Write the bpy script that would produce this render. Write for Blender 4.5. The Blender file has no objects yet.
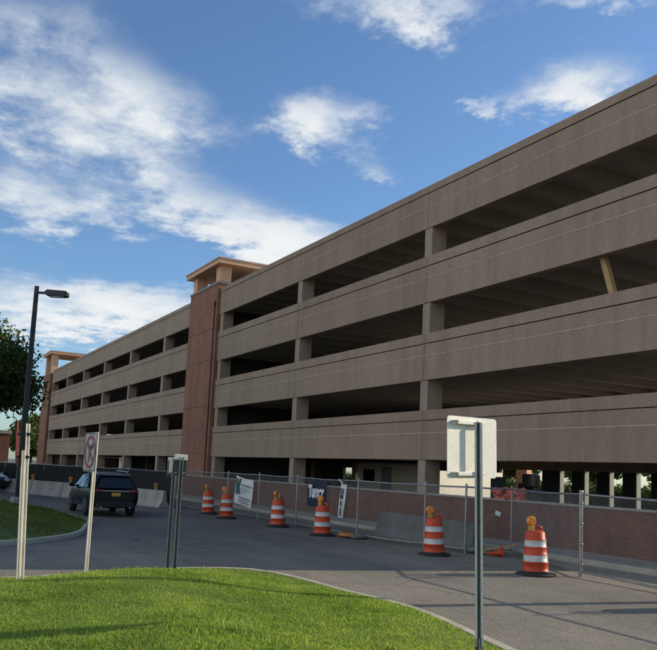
import bpy, bmesh, math, random
import numpy as np
from mathutils import Vector, Matrix
random.seed(7); rng = np.random.default_rng(11)
R = math.radians
sc = bpy.context.scene
col = sc.collection
SUN_AZ, SUN_EL = 81.0, 23.0          # azimuth from +X towards +Y, elevation

# ------------------------------------------------------------------ materials
def nt_new(name):
    m = bpy.data.materials.new(name); m.use_nodes = True
    nt = m.node_tree; nt.nodes.clear()
    out = nt.nodes.new('ShaderNodeOutputMaterial')
    return m, nt, out
def N(nt, t, **kw):
    n = nt.nodes.new(t)
    for k, v in kw.items(): setattr(n, k, v)
    return n
def ramp(nt, fac, stops):
    r = N(nt, 'ShaderNodeValToRGB'); el = r.color_ramp.elements
    el[0].position, el[0].color = stops[0][0], (*stops[0][1], 1)
    el[1].position, el[1].color = stops[-1][0], (*stops[-1][1], 1)
    for p, c in stops[1:-1]:
        e = el.new(p); e.color = (*c, 1)
    nt.links.new(fac, r.inputs[0]); return r.outputs[0]
def noise(nt, vec, scale, detail=4, rough=.55, stretch=None):
    if stretch:
        mp = N(nt, 'ShaderNodeMapping'); mp.inputs['Scale'].default_value = stretch
        nt.links.new(vec, mp.inputs[0]); vec = mp.outputs[0]
    n = N(nt, 'ShaderNodeTexNoise'); n.inputs['Scale'].default_value = scale
    n.inputs['Detail'].default_value = detail; n.inputs['Roughness'].default_value = rough
    nt.links.new(vec, n.inputs['Vector']); return n.outputs['Fac']
def mixc(nt, a, b, fac, mode='MIX'):
    m = N(nt, 'ShaderNodeMix', data_type='RGBA', blend_type=mode)
    for s, v in ((6, a), (7, b)):
        if isinstance(v, tuple): m.inputs[s].default_value = (*v, 1)
        else: nt.links.new(v, m.inputs[s])
    if isinstance(fac, (int, float)): m.inputs[0].default_value = fac
    else: nt.links.new(fac, m.inputs[0])
    return m.outputs[2]
def mth(nt, op, a, b=None, clamp=False):
    m = N(nt, 'ShaderNodeMath', operation=op, use_clamp=clamp)
    for i, v in enumerate((a, b)):
        if v is None: continue
        if isinstance(v, (int, float)): m.inputs[i].default_value = v
        else: nt.links.new(v, m.inputs[i])
    return m.outputs[0]
def surf(name, base, dark=None, rough=.7, scale=3., metal=0., bump=0., bscale=40., stains=0., coat=0., spec=.5, vary=0.):
    """principled surface with two scales of mottling, optional streaks and bump"""
    m, nt, out = nt_new(name)
    p = N(nt, 'ShaderNodeBsdfPrincipled'); nt.links.new(p.outputs[0], out.inputs[0])
    p.inputs['Roughness'].default_value = rough; p.inputs['Metallic'].default_value = metal
    p.inputs['Specular IOR Level'].default_value = spec
    p.inputs['Coat Weight'].default_value = coat; p.inputs['Coat Roughness'].default_value = .05
    g = N(nt, 'ShaderNodeNewGeometry').outputs['Position']
    dark = dark or tuple(c * .72 for c in base)
    c = ramp(nt, noise(nt, g, scale, 6, .6), [(.3, dark), (.7, base)])
    c = mixc(nt, c, (0.5, 0.5, 0.5), .18, 'OVERLAY')
    f = noise(nt, g, scale * 14, 3, .6)
    c = mixc(nt, c, ramp(nt, f, [(.3, (.62, .62, .62)), (.7, (1, 1, 1))]), .5, 'MULTIPLY')
    if stains:
        s = noise(nt, g, 1.0, 5, .6, stretch=(1.6, 1.6, .16))
        c = mixc(nt, c, ramp(nt, s, [(.35, (.55, .53, .5)), (.6, (1, 1, 1))]), stains, 'MULTIPLY')
    if vary:
        rnd = N(nt, 'ShaderNodeObjectInfo').outputs['Random']
        c = mixc(nt, c, ramp(nt, rnd, [(0, (1 - vary, 1 - vary * 1.05, 1 - vary * 1.15)), (1, (1, 1, 1))]), 1., 'MULTIPLY')
    nt.links.new(c, p.inputs['Base Color'])
    if bump:
        b = N(nt, 'ShaderNodeBump'); b.inputs['Strength'].default_value = bump; b.inputs['Distance'].default_value = .02
        nt.links.new(noise(nt, g, bscale, 4, .6), b.inputs['Height']); nt.links.new(b.outputs[0], p.inputs['Normal'])
    return m
def brick_mat(name, c1, c2, mortar, axis='x'):
    m, nt, out = nt_new(name)
    p = N(nt, 'ShaderNodeBsdfPrincipled'); nt.links.new(p.outputs[0], out.inputs[0]); p.inputs['Roughness'].default_value = .85
    g = N(nt, 'ShaderNodeNewGeometry').outputs['Position']
    sx = N(nt, 'ShaderNodeSeparateXYZ'); nt.links.new(g, sx.inputs[0])
    cb = N(nt, 'ShaderNodeCombineXYZ')
    nt.links.new(mth(nt, 'ADD', sx.outputs[0], sx.outputs[1]), cb.inputs[0]); nt.links.new(sx.outputs[2], cb.inputs[1])
    b = N(nt, 'ShaderNodeTexBrick'); nt.links.new(cb.outputs[0], b.inputs['Vector'])
    b.inputs['Color1'].default_value = (*c1, 1); b.inputs['Color2'].default_value = (*c2, 1); b.inputs['Mortar'].default_value = (*mortar, 1)
    b.inputs['Scale'].default_value = 1; b.inputs['Brick Width'].default_value = .21; b.inputs['Row Height'].default_value = .075
    b.inputs['Mortar Size'].default_value = .006; b.inputs['Bias'].default_value = -.1
    c = mixc(nt, b.outputs[0], ramp(nt, noise(nt, g, 1.3, 6, .6), [(.3, (.6, .6, .6)), (.7, (1, 1, 1))]), .7, 'MULTIPLY')
    s = noise(nt, g, .8, 5, .6, stretch=(2, 2, .2))
    c = mixc(nt, c, ramp(nt, s, [(.35, (.65, .62, .6)), (.6, (1, 1, 1))]), .6, 'MULTIPLY')
    nt.links.new(c, p.inputs['Base Color'])
    bp = N(nt, 'ShaderNodeBump'); bp.inputs['Strength'].default_value = .4; bp.inputs['Distance'].default_value = .01; bp.invert = True
    nt.links.new(b.outputs['Fac'], bp.inputs['Height']); nt.links.new(bp.outputs[0], p.inputs['Normal'])
    return m
def leaf_mat(name, lo, hi, trans, scale):
    m, nt, out = nt_new(name)
    g = N(nt, 'ShaderNodeNewGeometry')
    c = ramp(nt, noise(nt, g.outputs['Position'], scale, 4, .6), [(.3, lo), (.7, hi)])
    c = mixc(nt, c, ramp(nt, noise(nt, g.outputs['Position'], 1.6, 5, .7), [(.34, (.62, .70, .6)), (.5, (1, 1, 1)), (.7, (1.22, 1.08, 1.1))]), .8, 'MULTIPLY')
    ri = ramp(nt, g.outputs['Random Per Island'], [(0, (.55, .6, .5)), (.94, (1.2, 1.12, 1.05)), (.97, (1.5, 1.0, 1.5)), (1, (1.5, .95, 1.5))])
    c = mixc(nt, c, ri, .8, 'MULTIPLY')
    d = N(nt, 'ShaderNodeBsdfPrincipled'); d.inputs['Roughness'].default_value = .55; d.inputs['Specular IOR Level'].default_value = .3
    t = N(nt, 'ShaderNodeBsdfTranslucent')
    nt.links.new(c, d.inputs['Base Color'])
    tc = mixc(nt, c, (1.28, 1.3, .55), 1., 'MULTIPLY'); nt.links.new(tc, t.inputs[0])
    mx = N(nt, 'ShaderNodeMixShader'); mx.inputs[0].default_value = trans
    nt.links.new(d.outputs[0], mx.inputs[1]); nt.links.new(t.outputs[0], mx.inputs[2]); nt.links.new(mx.outputs[0], out.inputs[0])
    return m

M = {}
M['panel'] = surf('precast_concrete', (.405, .295, .208), (.362, .262, .184), .85, .45, bump=.15, bscale=60, stains=.36, vary=.13)
M['groove'] = surf('joint_dark', (.2, .155, .12), rough=.95)  # darker tone for grooves, joints and stem dots
M['pale'] = surf('pale_reveal_line', (.62, .51, .41), rough=.9)
M['column'] = surf('column_concrete', (.41, .31, .23), (.36, .275, .2), .85, .8, stains=.4)
M['soffit'] = surf('soffit_concrete', (.43, .39, .34), (.36, .33, .285), .9, .5, stains=.2)
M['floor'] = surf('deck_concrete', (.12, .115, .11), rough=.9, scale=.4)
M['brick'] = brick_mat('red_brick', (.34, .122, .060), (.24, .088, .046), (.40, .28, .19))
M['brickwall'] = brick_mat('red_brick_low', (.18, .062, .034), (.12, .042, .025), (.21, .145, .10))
M['cap'] = surf('cap_stone', (.36, .32, .27), rough=.85, scale=2)
M['stucco'] = surf('orange_stucco', (.78, .46, .28), (.7, .41, .25), .85, 1.2, stains=.3)
M['stucco_top'] = surf('canopy_fascia', (.66, .47, .36), rough=.85, scale=1)
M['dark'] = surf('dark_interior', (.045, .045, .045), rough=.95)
M['asphalt'] = None
M['concrete'] = surf('barrier_concrete', (.44, .42, .38), (.33, .31, .28), .9, 1.1, bump=.25, bscale=30, stains=.6)
M['grayconcrete'] = surf('gray_barrier', (.19, .185, .17), (.14, .137, .125), .9, 1.2, bump=.2, bscale=30, stains=.6)
M['curb'] = surf('curb_concrete', (.52, .47, .36), (.36, .32, .25), .9, 2.2, bump=.3, bscale=25)
M['galv'] = surf('galvanised_steel', (.40, .40, .39), (.28, .28, .27), .45, 6, metal=.85)
M['unlit_steel'] = surf('unlit_post_steel', (.22, .22, .21), (.15, .15, .14), .6, 6, metal=.4)  # small sign posts: steel darkened in colour to look unlit
M['greyboard'] = surf('grey_board', (.22, .25, .25), (.15, .17, .17), .6, 6)
M['maroonpipe'] = surf('brown_pipe', (.10, .05, .04), rough=.6)
M['core'] = surf('core_painted_shade', (.07, .062, .055), rough=.95)  # dark colour painted on the tower flanks for shade inside the bays
M['wire'] = surf('chainlink_wire', (.55, .55, .53), rough=.5, metal=.5)
M['orange'] = surf('orange_plastic', (.78, .095, .025), (.55, .06, .018), .48, 5, spec=.35, stains=.55, vary=.22)
M['white_refl'] = surf('white_sheeting', (.78, .76, .71), (.55, .53, .48), .45, 6, stains=.5, vary=.15)
M['rubber'] = surf('black_rubber', (.022, .021, .02), rough=.8)
M['amber'] = surf('amber_lens', (.85, .27, .02), (.7, .2, .015), .25, 9, coat=.5)
M['dullamber'] = surf('dull_amber', (.5, .17, .04), rough=.5)
M['lampbody'] = surf('lamp_housing', (.55, .33, .06), rough=.5)
M['bronze'] = surf('dark_bronze', (.03, .023, .022), (.02, .017, .017), .5, 2)
M['screen'] = surf('black_windscreen', (.012, .013, .014), rough=.9, scale=1)
M['sheetback'] = surf('bare_aluminium', (.74, .72, .63), (.64, .62, .54), .5, 1.5, metal=.05, stains=.2)
M['greenpost'] = surf('green_post', (.085, .095, .08), (.055, .063, .055), .5, 5, metal=.3)
M['whitepost'] = surf('white_post', (.78, .76, .66), (.66, .62, .52), .5, 4)
M['signwhite'] = surf('sign_white', (.46, .43, .42), rough=.5)
M['signblack'] = surf('sign_black', (.02, .02, .02), rough=.5)
M['signred'] = surf('sign_red', (.28, .03, .03), rough=.5)
M['maroon'] = surf('maroon_sign', (.16, .025, .025), rough=.5)
M['navy'] = surf('navy_vinyl', (.012, .02, .05), rough=.5, spec=.3)
M['vinylwhite'] = surf('white_vinyl', (.72, .74, .72), (.62, .65, .63), .5, 3)
M['teal'] = surf('teal_print', (.02, .12, .13), rough=.5)
M['greytext'] = surf('grey_print', (.25, .28, .28), rough=.5)
M['bluegrey'] = surf('blue_print', (.12, .17, .3), rough=.5)
M['carpaint'] = surf('black_car_paint', (.006, .0062, .007), rough=.3, coat=.1, spec=.1)
M['bluepaint'] = surf('dark_blue_car_paint', (.01, .013, .022), rough=.3, coat=.3, spec=.3)
M['glass'] = surf('tinted_glass', (.012, .014, .016), rough=.06, spec=.5)
M['chrome'] = surf('chrome', (.75, .75, .75), rough=.12, metal=1.)
M['taillight'] = surf('tail_light', (.35, .012, .012), rough=.15, coat=1.)
M['lightclear'] = surf('clear_lamp', (.75, .76, .78), rough=.12, coat=1.)
M['plate'] = surf('orange_plate', (.75, .36, .05), rough=.5)
M['tyre'] = surf('tyre_rubber', (.018, .018, .018), rough=.85)
M['rim'] = surf('alloy_rim', (.5, .5, .52), rough=.3, metal=.9)
M['wood'] = surf('raw_timber', (.52, .33, .15), (.42, .25, .11), .8, 5)
M['cream'] = surf('cream_trailer', (.80, .74, .58), (.72, .66, .5), .6, .8)
M['bark'] = surf('bark', (.07, .05, .035), (.04, .03, .022), .95, 5, bump=.6, bscale=14)
M['coral'] = surf('patch_cloth_coral', (.75, .13, .07), (.5, .07, .04), .6, 9)
M['tealpaint'] = surf('teal_paint', (.03, .12, .14), rough=.5)
M['leaf'] = leaf_mat('leaf_dark', (.045, .08, .024), (.105, .155, .045), .4, .6)
M['leaf2'] = leaf_mat('leaf_mid', (.06, .095, .02), (.13, .17, .05), .45, .6)
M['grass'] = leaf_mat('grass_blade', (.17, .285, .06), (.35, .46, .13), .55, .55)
M['grass2'] = leaf_mat('grass_blade_shaded', (.06, .105, .016), (.10, .16, .03), .4, .5)  # darker copy of the grass, island shade painted into the colour
M['soil'] = surf('grass_soil', (.13, .165, .035), (.09, .11, .03), .95, 3, bump=.5)
M['earth'] = surf('bare_ground', (.16, .14, .11), (.10, .09, .07), .95, .3)
M['sidewalk'] = surf('sidewalk_concrete', (.30, .275, .23), (.2, .185, .16), .92, .8, bump=.3, bscale=20)

def asphalt():
    m, nt, out = nt_new('asphalt')
    p = N(nt, 'ShaderNodeBsdfPrincipled'); nt.links.new(p.outputs[0], out.inputs[0]); p.inputs['Roughness'].default_value = .85
    p.inputs['Specular IOR Level'].default_value = .3
    g = N(nt, 'ShaderNodeNewGeometry').outputs['Position']
    c = ramp(nt, noise(nt, g, .35, 6, .65), [(.3, (.100, .094, .084)), (.72, (.16, .150, .133))])
    fine = noise(nt, g, 26, 3, .75)
    c = mixc(nt, c, ramp(nt, fine, [(.34, (.45, .44, .43)), (.5, (.95, .95, .95)), (.68, (1.75, 1.7, 1.6))]), .8, 'MULTIPLY')
    mid = noise(nt, g, 6, 4, .7)
    c = mixc(nt, c, ramp(nt, mid, [(.3, (.72, .72, .72)), (.7, (1.15, 1.14, 1.1))]), .7, 'MULTIPLY')
    # worn tracks along the road
    tr = noise(nt, g, .9, 4, .6, stretch=(.10, .8, 1))
    c = mixc(nt, c, ramp(nt, tr, [(.35, (.8, .8, .8)), (.65, (1.22, 1.2, 1.14))]), .7, 'MULTIPLY')
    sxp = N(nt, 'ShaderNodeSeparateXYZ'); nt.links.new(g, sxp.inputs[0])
    lit_boost = N(nt, 'ShaderNodeMapRange', interpolation_type='SMOOTHSTEP'); lit_boost.inputs[1].default_value = -22; lit_boost.inputs[2].default_value = -13  # near road brightened in colour to read as sunlit, with some dust
    nt.links.new(mth(nt, 'ADD', sxp.outputs[0], mth(nt, 'MULTIPLY', noise(nt, g, .5, 5, .6), 6.)), lit_boost.inputs[0])
    c = mixc(nt, c, mixc(nt, c, (1.6, 1.55, 1.45), 1., 'MULTIPLY'), lit_boost.outputs[0])
    # tar-filled cracks
    v = N(nt, 'ShaderNodeTexVoronoi', feature='DISTANCE_TO_EDGE'); v.inputs['Scale'].default_value = .16
    w = N(nt, 'ShaderNodeVectorMath', operation='ADD')
    nz = N(nt, 'ShaderNodeTexNoise'); nz.inputs['Scale'].default_value = .9; nz.inputs['Detail'].default_value = 4
    nt.links.new(g, nz.inputs['Vector']); nt.links.new(g, w.inputs[0]); nt.links.new(nz.outputs['Color'], w.inputs[1])
    nt.links.new(w.outputs[0], v.inputs['Vector'])
    c = mixc(nt, c, ramp(nt, v.outputs['Distance'], [(.0, (.45, .44, .43)), (.004, (.55, .55, .55)), (.008, (1, 1, 1))]), .5, 'MULTIPLY')
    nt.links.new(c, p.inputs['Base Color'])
    b = N(nt, 'ShaderNodeBump'); b.inputs['Strength'].default_value = .5; b.inputs['Distance'].default_value = .012
    nt.links.new(fine, b.inputs['Height']); nt.links.new(b.outputs[0], p.inputs['Normal'])
    return m
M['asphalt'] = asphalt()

# ------------------------------------------------------------------ mesh builder
class MB:
    def __init__(s): s.v = []; s.f = []; s.m = []; s.sm = []
    def add(s, vs, fs, m=0, smooth=False):
        o = len(s.v); s.v += [tuple(v) for v in vs]
        for f in fs: s.f.append([i + o for i in f]); s.m.append(m); s.sm.append(smooth)
        return s
    def box(s, x0, x1, y0, y1, z0, z1, m=0):
        return s.add([(x, y, z) for z in (z0, z1) for y in (y0, y1) for x in (x0, x1)],
                     [(0, 2, 3, 1), (4, 5, 7, 6), (0, 1, 5, 4), (2, 6, 7, 3), (0, 4, 6, 2), (1, 3, 7, 5)], m)
    def bar(s, a, b, w, h=None, m=0, up=(0, 0, 1)):
        a, b = Vector(a), Vector(b); d = (b - a).normalized(); h = h or w
        u = Vector(up)
        if abs(d.dot(u)) > .95: u = Vector((1, 0, 0))
        x = d.cross(u).normalized() * w / 2; y = d.cross(x).normalized() * h / 2
        vs = [p + sx * x + sy * y for p in (a, b) for sx, sy in ((-1, -1), (1, -1), (1, 1), (-1, 1))]
        return s.add(vs, [(0, 1, 2, 3), (7, 6, 5, 4)] + [(i, i + 4, (i + 1) % 4 + 4, (i + 1) % 4) for i in range(4)], m)
    def tube(s, pts, rad, n=10, m=0, caps=True):
        pts = [Vector(p) for p in pts]; rad = rad if isinstance(rad, (list, tuple)) else [rad] * len(pts)
        vs = []
        for i, p in enumerate(pts):
            d = (pts[min(i + 1, len(pts) - 1)] - pts[max(i - 1, 0)]).normalized()
            u = Vector((0, 0, 1)) if abs(d.z) < .9 else Vector((1, 0, 0))
            x = d.cross(u).normalized(); y = d.cross(x)
            for k in range(n):
                a = 2 * math.pi * k / n; vs.append(p + (x * math.cos(a) + y * math.sin(a)) * rad[i])
        fs = [(i * n + k, i * n + (k + 1) % n, (i + 1) * n + (k + 1) % n, (i + 1) * n + k) for i in range(len(pts) - 1) for k in range(n)]
        s.add(vs, fs, m, True)
        if caps:
            s.add(vs[:n], [tuple(range(n))], m); s.add(vs[-n:], [tuple(range(n))[::-1]], m)
        return s
    def lathe(s, prof, n=28, c=(0, 0, 0), mats=None):
        o = len(s.v)
        for r, z in prof:
            for k in range(n):
                a = 2 * math.pi * k / n; s.v.append((c[0] + r * math.cos(a), c[1] + r * math.sin(a), c[2] + z))
        for i in range(len(prof) - 1):
            for k in range(n):
                s.f.append([o + i * n + k, o + i * n + (k + 1) % n, o + (i + 1) * n + (k + 1) % n, o + (i + 1) * n + k])
                s.m.append(mats[i] if mats else 0); s.sm.append(True)
        return s
    def profx(s, prof, x0, x1, mats=None):
        """closed (y, z) profile extruded along x"""
        n = len(prof)
        vs = [(x, y, z) for x in (x0, x1) for y, z in prof]
        o = len(s.v); s.v += vs
        for i in range(n):
            j = (i + 1) % n; s.f.append([o + i, o + j, o + n + j, o + n + i]); s.m.append(mats[i] if mats else 0); s.sm.append(False)
        s.f.append([o + i for i in range(n)][::-1]); s.m.append(0); s.sm.append(False)
        s.f.append([o + n + i for i in range(n)]); s.m.append(0); s.sm.append(False)
        return s
    def build(s, name, mats, parent=None, off=(0, 0, 0), bevel=0., sub=0, fixn=True):
        me = bpy.data.meshes.new(name)
        me.from_pydata([(v[0] - off[0], v[1] - off[1], v[2] - off[2]) for v in s.v], [], s.f)
        mats = mats if isinstance(mats, (list, tuple)) else [mats]
        for m in mats: me.materials.append(m)
        me.polygons.foreach_set('material_index', s.m); me.polygons.foreach_set('use_smooth', s.sm)
        me.update()
        if fixn and len(s.f) < 20000:
            bm = bmesh.new(); bm.from_mesh(me); bmesh.ops.recalc_face_normals(bm, faces=bm.faces); bm.to_mesh(me); bm.free()
        o = bpy.data.objects.new(name, me); col.objects.link(o)
        if parent: o.parent = parent
        if bevel:
            b = o.modifiers.new('bevel', 'BEVEL'); b.width = bevel; b.segments = 2; b.limit_method = 'ANGLE'; b.angle_limit = R(40)
        if sub:
            d = o.modifiers.new('sub', 'SUBSURF'); d.levels = d.render_levels = sub
        return o
def tag(o, label=None, cat=None, group=None, kind=None):
    for k, v in (('label', label), ('category', cat), ('group', group), ('kind', kind)):
        if v: o[k] = v
    return o
def empty(name, loc, rz=0, label=None, cat=None, group=None):
    o = bpy.data.objects.new(name, None); col.objects.link(o); o.location = loc; o.rotation_euler = (0, 0, rz)
    o.empty_display_size = .2
    return tag(o, label, cat, group)
def copy_tree(o, parent=None):
    c = o.copy(); col.objects.link(c); c.parent = parent
    for ch in list(o.children): copy_tree(ch, c)
    return c
def fast_mesh(name, V, loops_per_face, mat, parent=None):
    """V: (n_faces, k, 3) disjoint polygons"""
    nf, k = V.shape[0], V.shape[1]
    me = bpy.data.meshes.new(name)
    me.vertices.add(nf * k); me.vertices.foreach_set('co', V.reshape(-1).astype(np.float32))
    me.loops.add(nf * k); me.loops.foreach_set('vertex_index', np.arange(nf * k, dtype=np.int32))
    me.polygons.add(nf); me.polygons.foreach_set('loop_start', np.arange(0, nf * k, k, dtype=np.int32))
    me.polygons.foreach_set('loop_total', np.full(nf, k, dtype=np.int32))
    me.materials.append(mat); me.update(calc_edges=True)
    o = bpy.data.objects.new(name, me); col.objects.link(o)
    if parent: o.parent = parent
    return o

# ------------------------------------------------------------------ ground, road, grass
def sheet(name, poly, z, mat, cuts=0):
    mb = MB(); mb.add([(x, y, z) for x, y in poly], [tuple(range(len(poly)))])
    o = mb.build(name, mat, fixn=False); return tag(o, kind='structure')
sheet('ground', [(-1500, -1500), (1500, -1500), (1500, 1500), (-1500, 1500)], -.012, M['earth'])
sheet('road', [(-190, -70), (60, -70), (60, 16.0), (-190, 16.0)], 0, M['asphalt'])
sheet('rear_yard', [(-150, 31.5), (40, 31.5), (40, 100), (-150, 100)], .004, M['sidewalk'])

C0 = np.array([-5., -4.])
edge = [(8, 3.6), (2, 4.8), (-4, 5.9), (-7.7, 6.7), (-10, 7.15), (-11.7, 7.0), (-13.2, 6.9), (-14.2, 6.75), (-14.85, 6.3), (-15.05, 5.2), (-14.65, 3.5),
        (-14.2, 1.8), (-13.9, -2), (-13.6, -8), (-12, -14), (0, -16), (10, -14), (13, -5), (12, 1)]
def smooth_closed(P, k=6):
    P = [Vector((*p, 0)) for p in P]; out = []; n = len(P)
    for i in range(n):
        a, b, c, d = P[i - 1], P[i], P[(i + 1) % n], P[(i + 2) % n]
        for j in range(k):
            t = j / k
            out.append(.5 * ((2 * b) + (c - a) * t + (2 * a - 5 * b + 4 * c - d) * t * t + (3 * b - a - 3 * c + d) * t ** 3))
    return [(p.x, p.y) for p in out]
def island(name_lawn, name_curb, edge, C0, rise, run, curbz=.12):
    E = np.array(smooth_closed(edge)); d = E - C0; ang = np.arctan2(d[:, 1], d[:, 0]); rad = np.hypot(d[:, 0], d[:, 1])
    o = np.argsort(ang); ang, rad = ang[o], rad[o]
    def radius(a): return np.interp(a, np.r_[ang - 2 * np.pi, ang, ang + 2 * np.pi], np.r_[rad, rad, rad])
    def h(x, y):
        a = np.arctan2(y - C0[1], x - C0[0]); dist = np.clip(radius(a) - np.hypot(x - C0[0], y - C0[1]), 0, None)
        t = np.clip(dist / run, 0, 1); bump = .03 * np.sin(x * .9 + 1.3 * np.sin(y * .7)) * np.clip(dist / 2, 0, 1) + .02 * np.sin(y * 1.7 + x * .4) * np.clip(dist / 2, 0, 1)
        return curbz - .015 + rise * (t * t * (3 - 2 * t)) + bump
    n = 160; A = np.linspace(-np.pi, np.pi, n, endpoint=False); RR = radius(A)
    cw = .17
    mb = MB(); rings = [1.] + list(np.linspace(.985, 0.02, 26))
    vs = []
    for t in rings:
        for k in range(n):
            r = (RR[k] - cw) * t; x, y = C0[0] + r * math.cos(A[k]), C0[1] + r * math.sin(A[k]); vs.append((x, y, float(h(x, y))))
    fs = [(i * n + k, i * n + (k + 1) % n, (i + 1) * n + (k + 1) % n, (i + 1) * n + k) for i in range(len(rings) - 1) for k in range(n)]
    fs.append(tuple((len(rings) - 1) * n + k for k in range(n)))
    mb.add(vs, fs, 0, True); lawn = tag(mb.build(name_lawn, M['soil'], fixn=True), kind='structure')
    cb = MB(); prof = [(0, -.05), (0.0, curbz - .03), (-.02, curbz), (-cw, curbz), (-cw - .03, curbz - .08)]
    vs = [(C0[0] + (RR[k] + o_) * math.cos(A[k]), C0[1] + (RR[k] + o_) * math.sin(A[k]), z) for o_, z in prof for k in range(n)]
    fs = [(i * n + k, i * n + (k + 1) % n, (i + 1) * n + (k + 1) % n, (i + 1) * n + k) for i in range(len(prof) - 1) for k in range(n)]
    cb.add(vs, fs, 0, False); tag(cb.build(name_curb, M['curb']), kind='structure')
    return radius, h
rad_f, h_f = island('lawn', 'kerb', edge, C0, .32, 5.0)
C1 = np.array([-40., -2.])
edge2 = [(-25.2, 5.55), (-23.2, 5.0), (-21.6, 4.1), (-20.3, 2.6), (-19.4, 0), (-19.2, -6), (-24, -12), (-40, -14), (-60, -12), (-62, -5), (-55, 1.2), (-47, 3.4), (-40, 4.9), (-35, 5.75), (-30.5, 6.15), (-27, 6.05)]
rad_i, h_i = island('island_lawn', 'island_kerb', edge2, C1, .10, 3.0)

F2 = np.array([-math.cos(R(28.5)), math.sin(R(28.5))]); RT2 = np.array([math.sin(R(28.5)), math.cos(R(28.5))])
def blades(name, n, rad, h, C, dmin, dmax, lat, size, mat, dens_pow, label):
    """grass blades standing on the lawn, thinner on the ground with distance; each blade a bent sliver"""
    acc = []; tot = 0
    while tot < n:
        u = rng.random(n); d = (dmin ** dens_pow + u * (dmax ** dens_pow - dmin ** dens_pow)) ** (1 / dens_pow)
        l = rng.uniform(-lat, lat, n) * d
        P = d[:, None] * F2 + l[:, None] * RT2
        r = np.hypot(P[:, 0] - C[0], P[:, 1] - C[1]); a = np.arctan2(P[:, 1] - C[1], P[:, 0] - C[0])
        # patchy density and a straggling outer rim over the kerb
        pat = np.sin(P[:, 0] * 2.1 + 2 * np.sin(P[:, 1] * 1.3)) * np.sin(P[:, 1] * 2.7 + 1.5 * np.sin(P[:, 0] * 1.7))
        ok = (r < rad(a) - .19 + .035 * rng.standard_normal(n)) & (rng.random(n) < .78 + .22 * pat)
        acc.append(np.c_[P[ok], d[ok]]); tot += ok.sum()
    Q = np.concatenate(acc)[:n]; x, y, d = Q.T; z = h(x, y)
    tall = .5 + .5 * np.sin(x * 1.1 + np.sin(y * 2.3)) * np.sin(y * .9 + 1.7)
    L = size * (.45 + .75 * rng.random(n) ** 1.4) * (.75 + .5 * tall) * (1 + .9 * (rng.random(n) > .985)); W = L * (.055 + .05 * rng.random(n)) + d * .00026
    th = rng.uniform(0, 2 * np.pi, n); ph = rng.uniform(0, 2 * np.pi, n); lean = rng.uniform(.1, .95, n)
    bx, by = np.cos(th) * W, np.sin(th) * W
    lx, ly = np.cos(ph) * lean * L, np.sin(ph) * lean * L
    base = np.c_[x, y, z - .01]; V = np.zeros((n, 4, 3))
    V[:, 0] = base + np.c_[bx, by, 0 * x]; V[:, 1] = base + np.c_[lx * .4 + bx * .7, ly * .4 + by * .7, L * .6]
    V[:, 2] = base + np.c_[lx, ly, L * np.sqrt(np.clip(1 - lean ** 2 * .6, .1, 1))]; V[:, 3] = base + np.c_[lx * .4 - bx * .7, ly * .4 - by * .7, L * .6]
    V[:, 1] -= 0; o = fast_mesh(name, V, 4, mat)
    return tag(o, label, 'grass', None, 'stuff')
blades('grass', 520000, rad_f, h_f, C0, 5.2, 17.5, .62, .042, M['grass'], 1.0, 'bright green mown grass of the near lawn')
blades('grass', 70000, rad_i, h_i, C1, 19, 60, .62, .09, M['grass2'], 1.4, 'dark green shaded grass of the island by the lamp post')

# sidewalk between fence and brick wall
sw = MB(); sw.box(-60, 30, 16.15, 18.0, -.05, .11); tag(sw.build('pavement', M['sidewalk'], bevel=.02), kind='structure')
kb = MB(); kb.box(-60, 30, 15.98, 16.145, -.05, .13); tag(kb.build('kerb', M['curb'], bevel=.02), kind='structure')

# ------------------------------------------------------------------ parking garage
XE, XW = -13.3, -115.8                        # the two ends of the facade
YF, YB = 19.2, 31.0
GC = (-60, 25, 0)
garage = empty('parking_garage', GC, 0, 'long tan concrete parking garage with four levels of dark open bays', 'parking garage')
def gpart(mb, name, mats, parent=garage, **k): return mb.build(name, mats, parent, GC, **k)
cols = [-13.6, -27.1, -39.2, -51.15, -57.7, -64.15, -74.7, -85.1, -95.4, -105.3, -115.3]
levels = [(2.74, 4.76), (6.02, 7.97), (9.29, 11.29), (12.53, 14.40)]
bays = [(-13.3, -27.1), (-27.1, -39.2), (-39.2, -51.6), (-57.3, -64.15), (-64.15, -74.7), (-74.7, -85.1), (-85.1, -95.4), (-95.4, -105.3), (-105.3, -115.8)]
pm = [M['panel'], M['groove'], M['pale']]
for li, (z0, z1) in enumerate(levels):
    for bi, (xa, xb) in enumerate(bays):
        g1 = z1 - .40 if li < 3 else z1 - .30
        pl = z1 - .92
        j = .014
        prof = [(YF - .015, z1), (YF - .015, g1), (YF + .05, g1 - .015), (YF + .05, g1 - .03), (YF, g1 - .042), (YF, pl), (YF - .012, pl - .004), (YF - .012, pl - .03), (YF, pl - .034),
                (YF, z0), (YF + .28, z0), (YF + .28, z1)]
        mats = [0, 1, 1, 1, 0, 2, 2, 2, 0, 0, 0, 0]
        mb = MB(); mb.profx(prof, xb + j, xa - j, mats)
        mb.box(xb - .001 + j - .03, xb + j - .001, YF + .06, YF + .25, z0 + .01, z1 - .01, 1)
        gpart(mb, 'spandrel_panel', pm)
    # end walls
    mb = MB(); mb.box(XE - .28, XE, YF + .30, YB, z0, z1); gpart(mb, 'end_panel', M['panel'])
    mb = MB(); mb.box(XW, XW + .28, YF + .30, YB, z0, z1); gpart(mb, 'end_panel', M['panel'])
for x in cols:
    mb = MB(); mb.box(x - .26, x + .26, YF + .04, YF + .80, 0, 12.9)
    gpart(mb, 'column', M['column'], bevel=.015)
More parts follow.
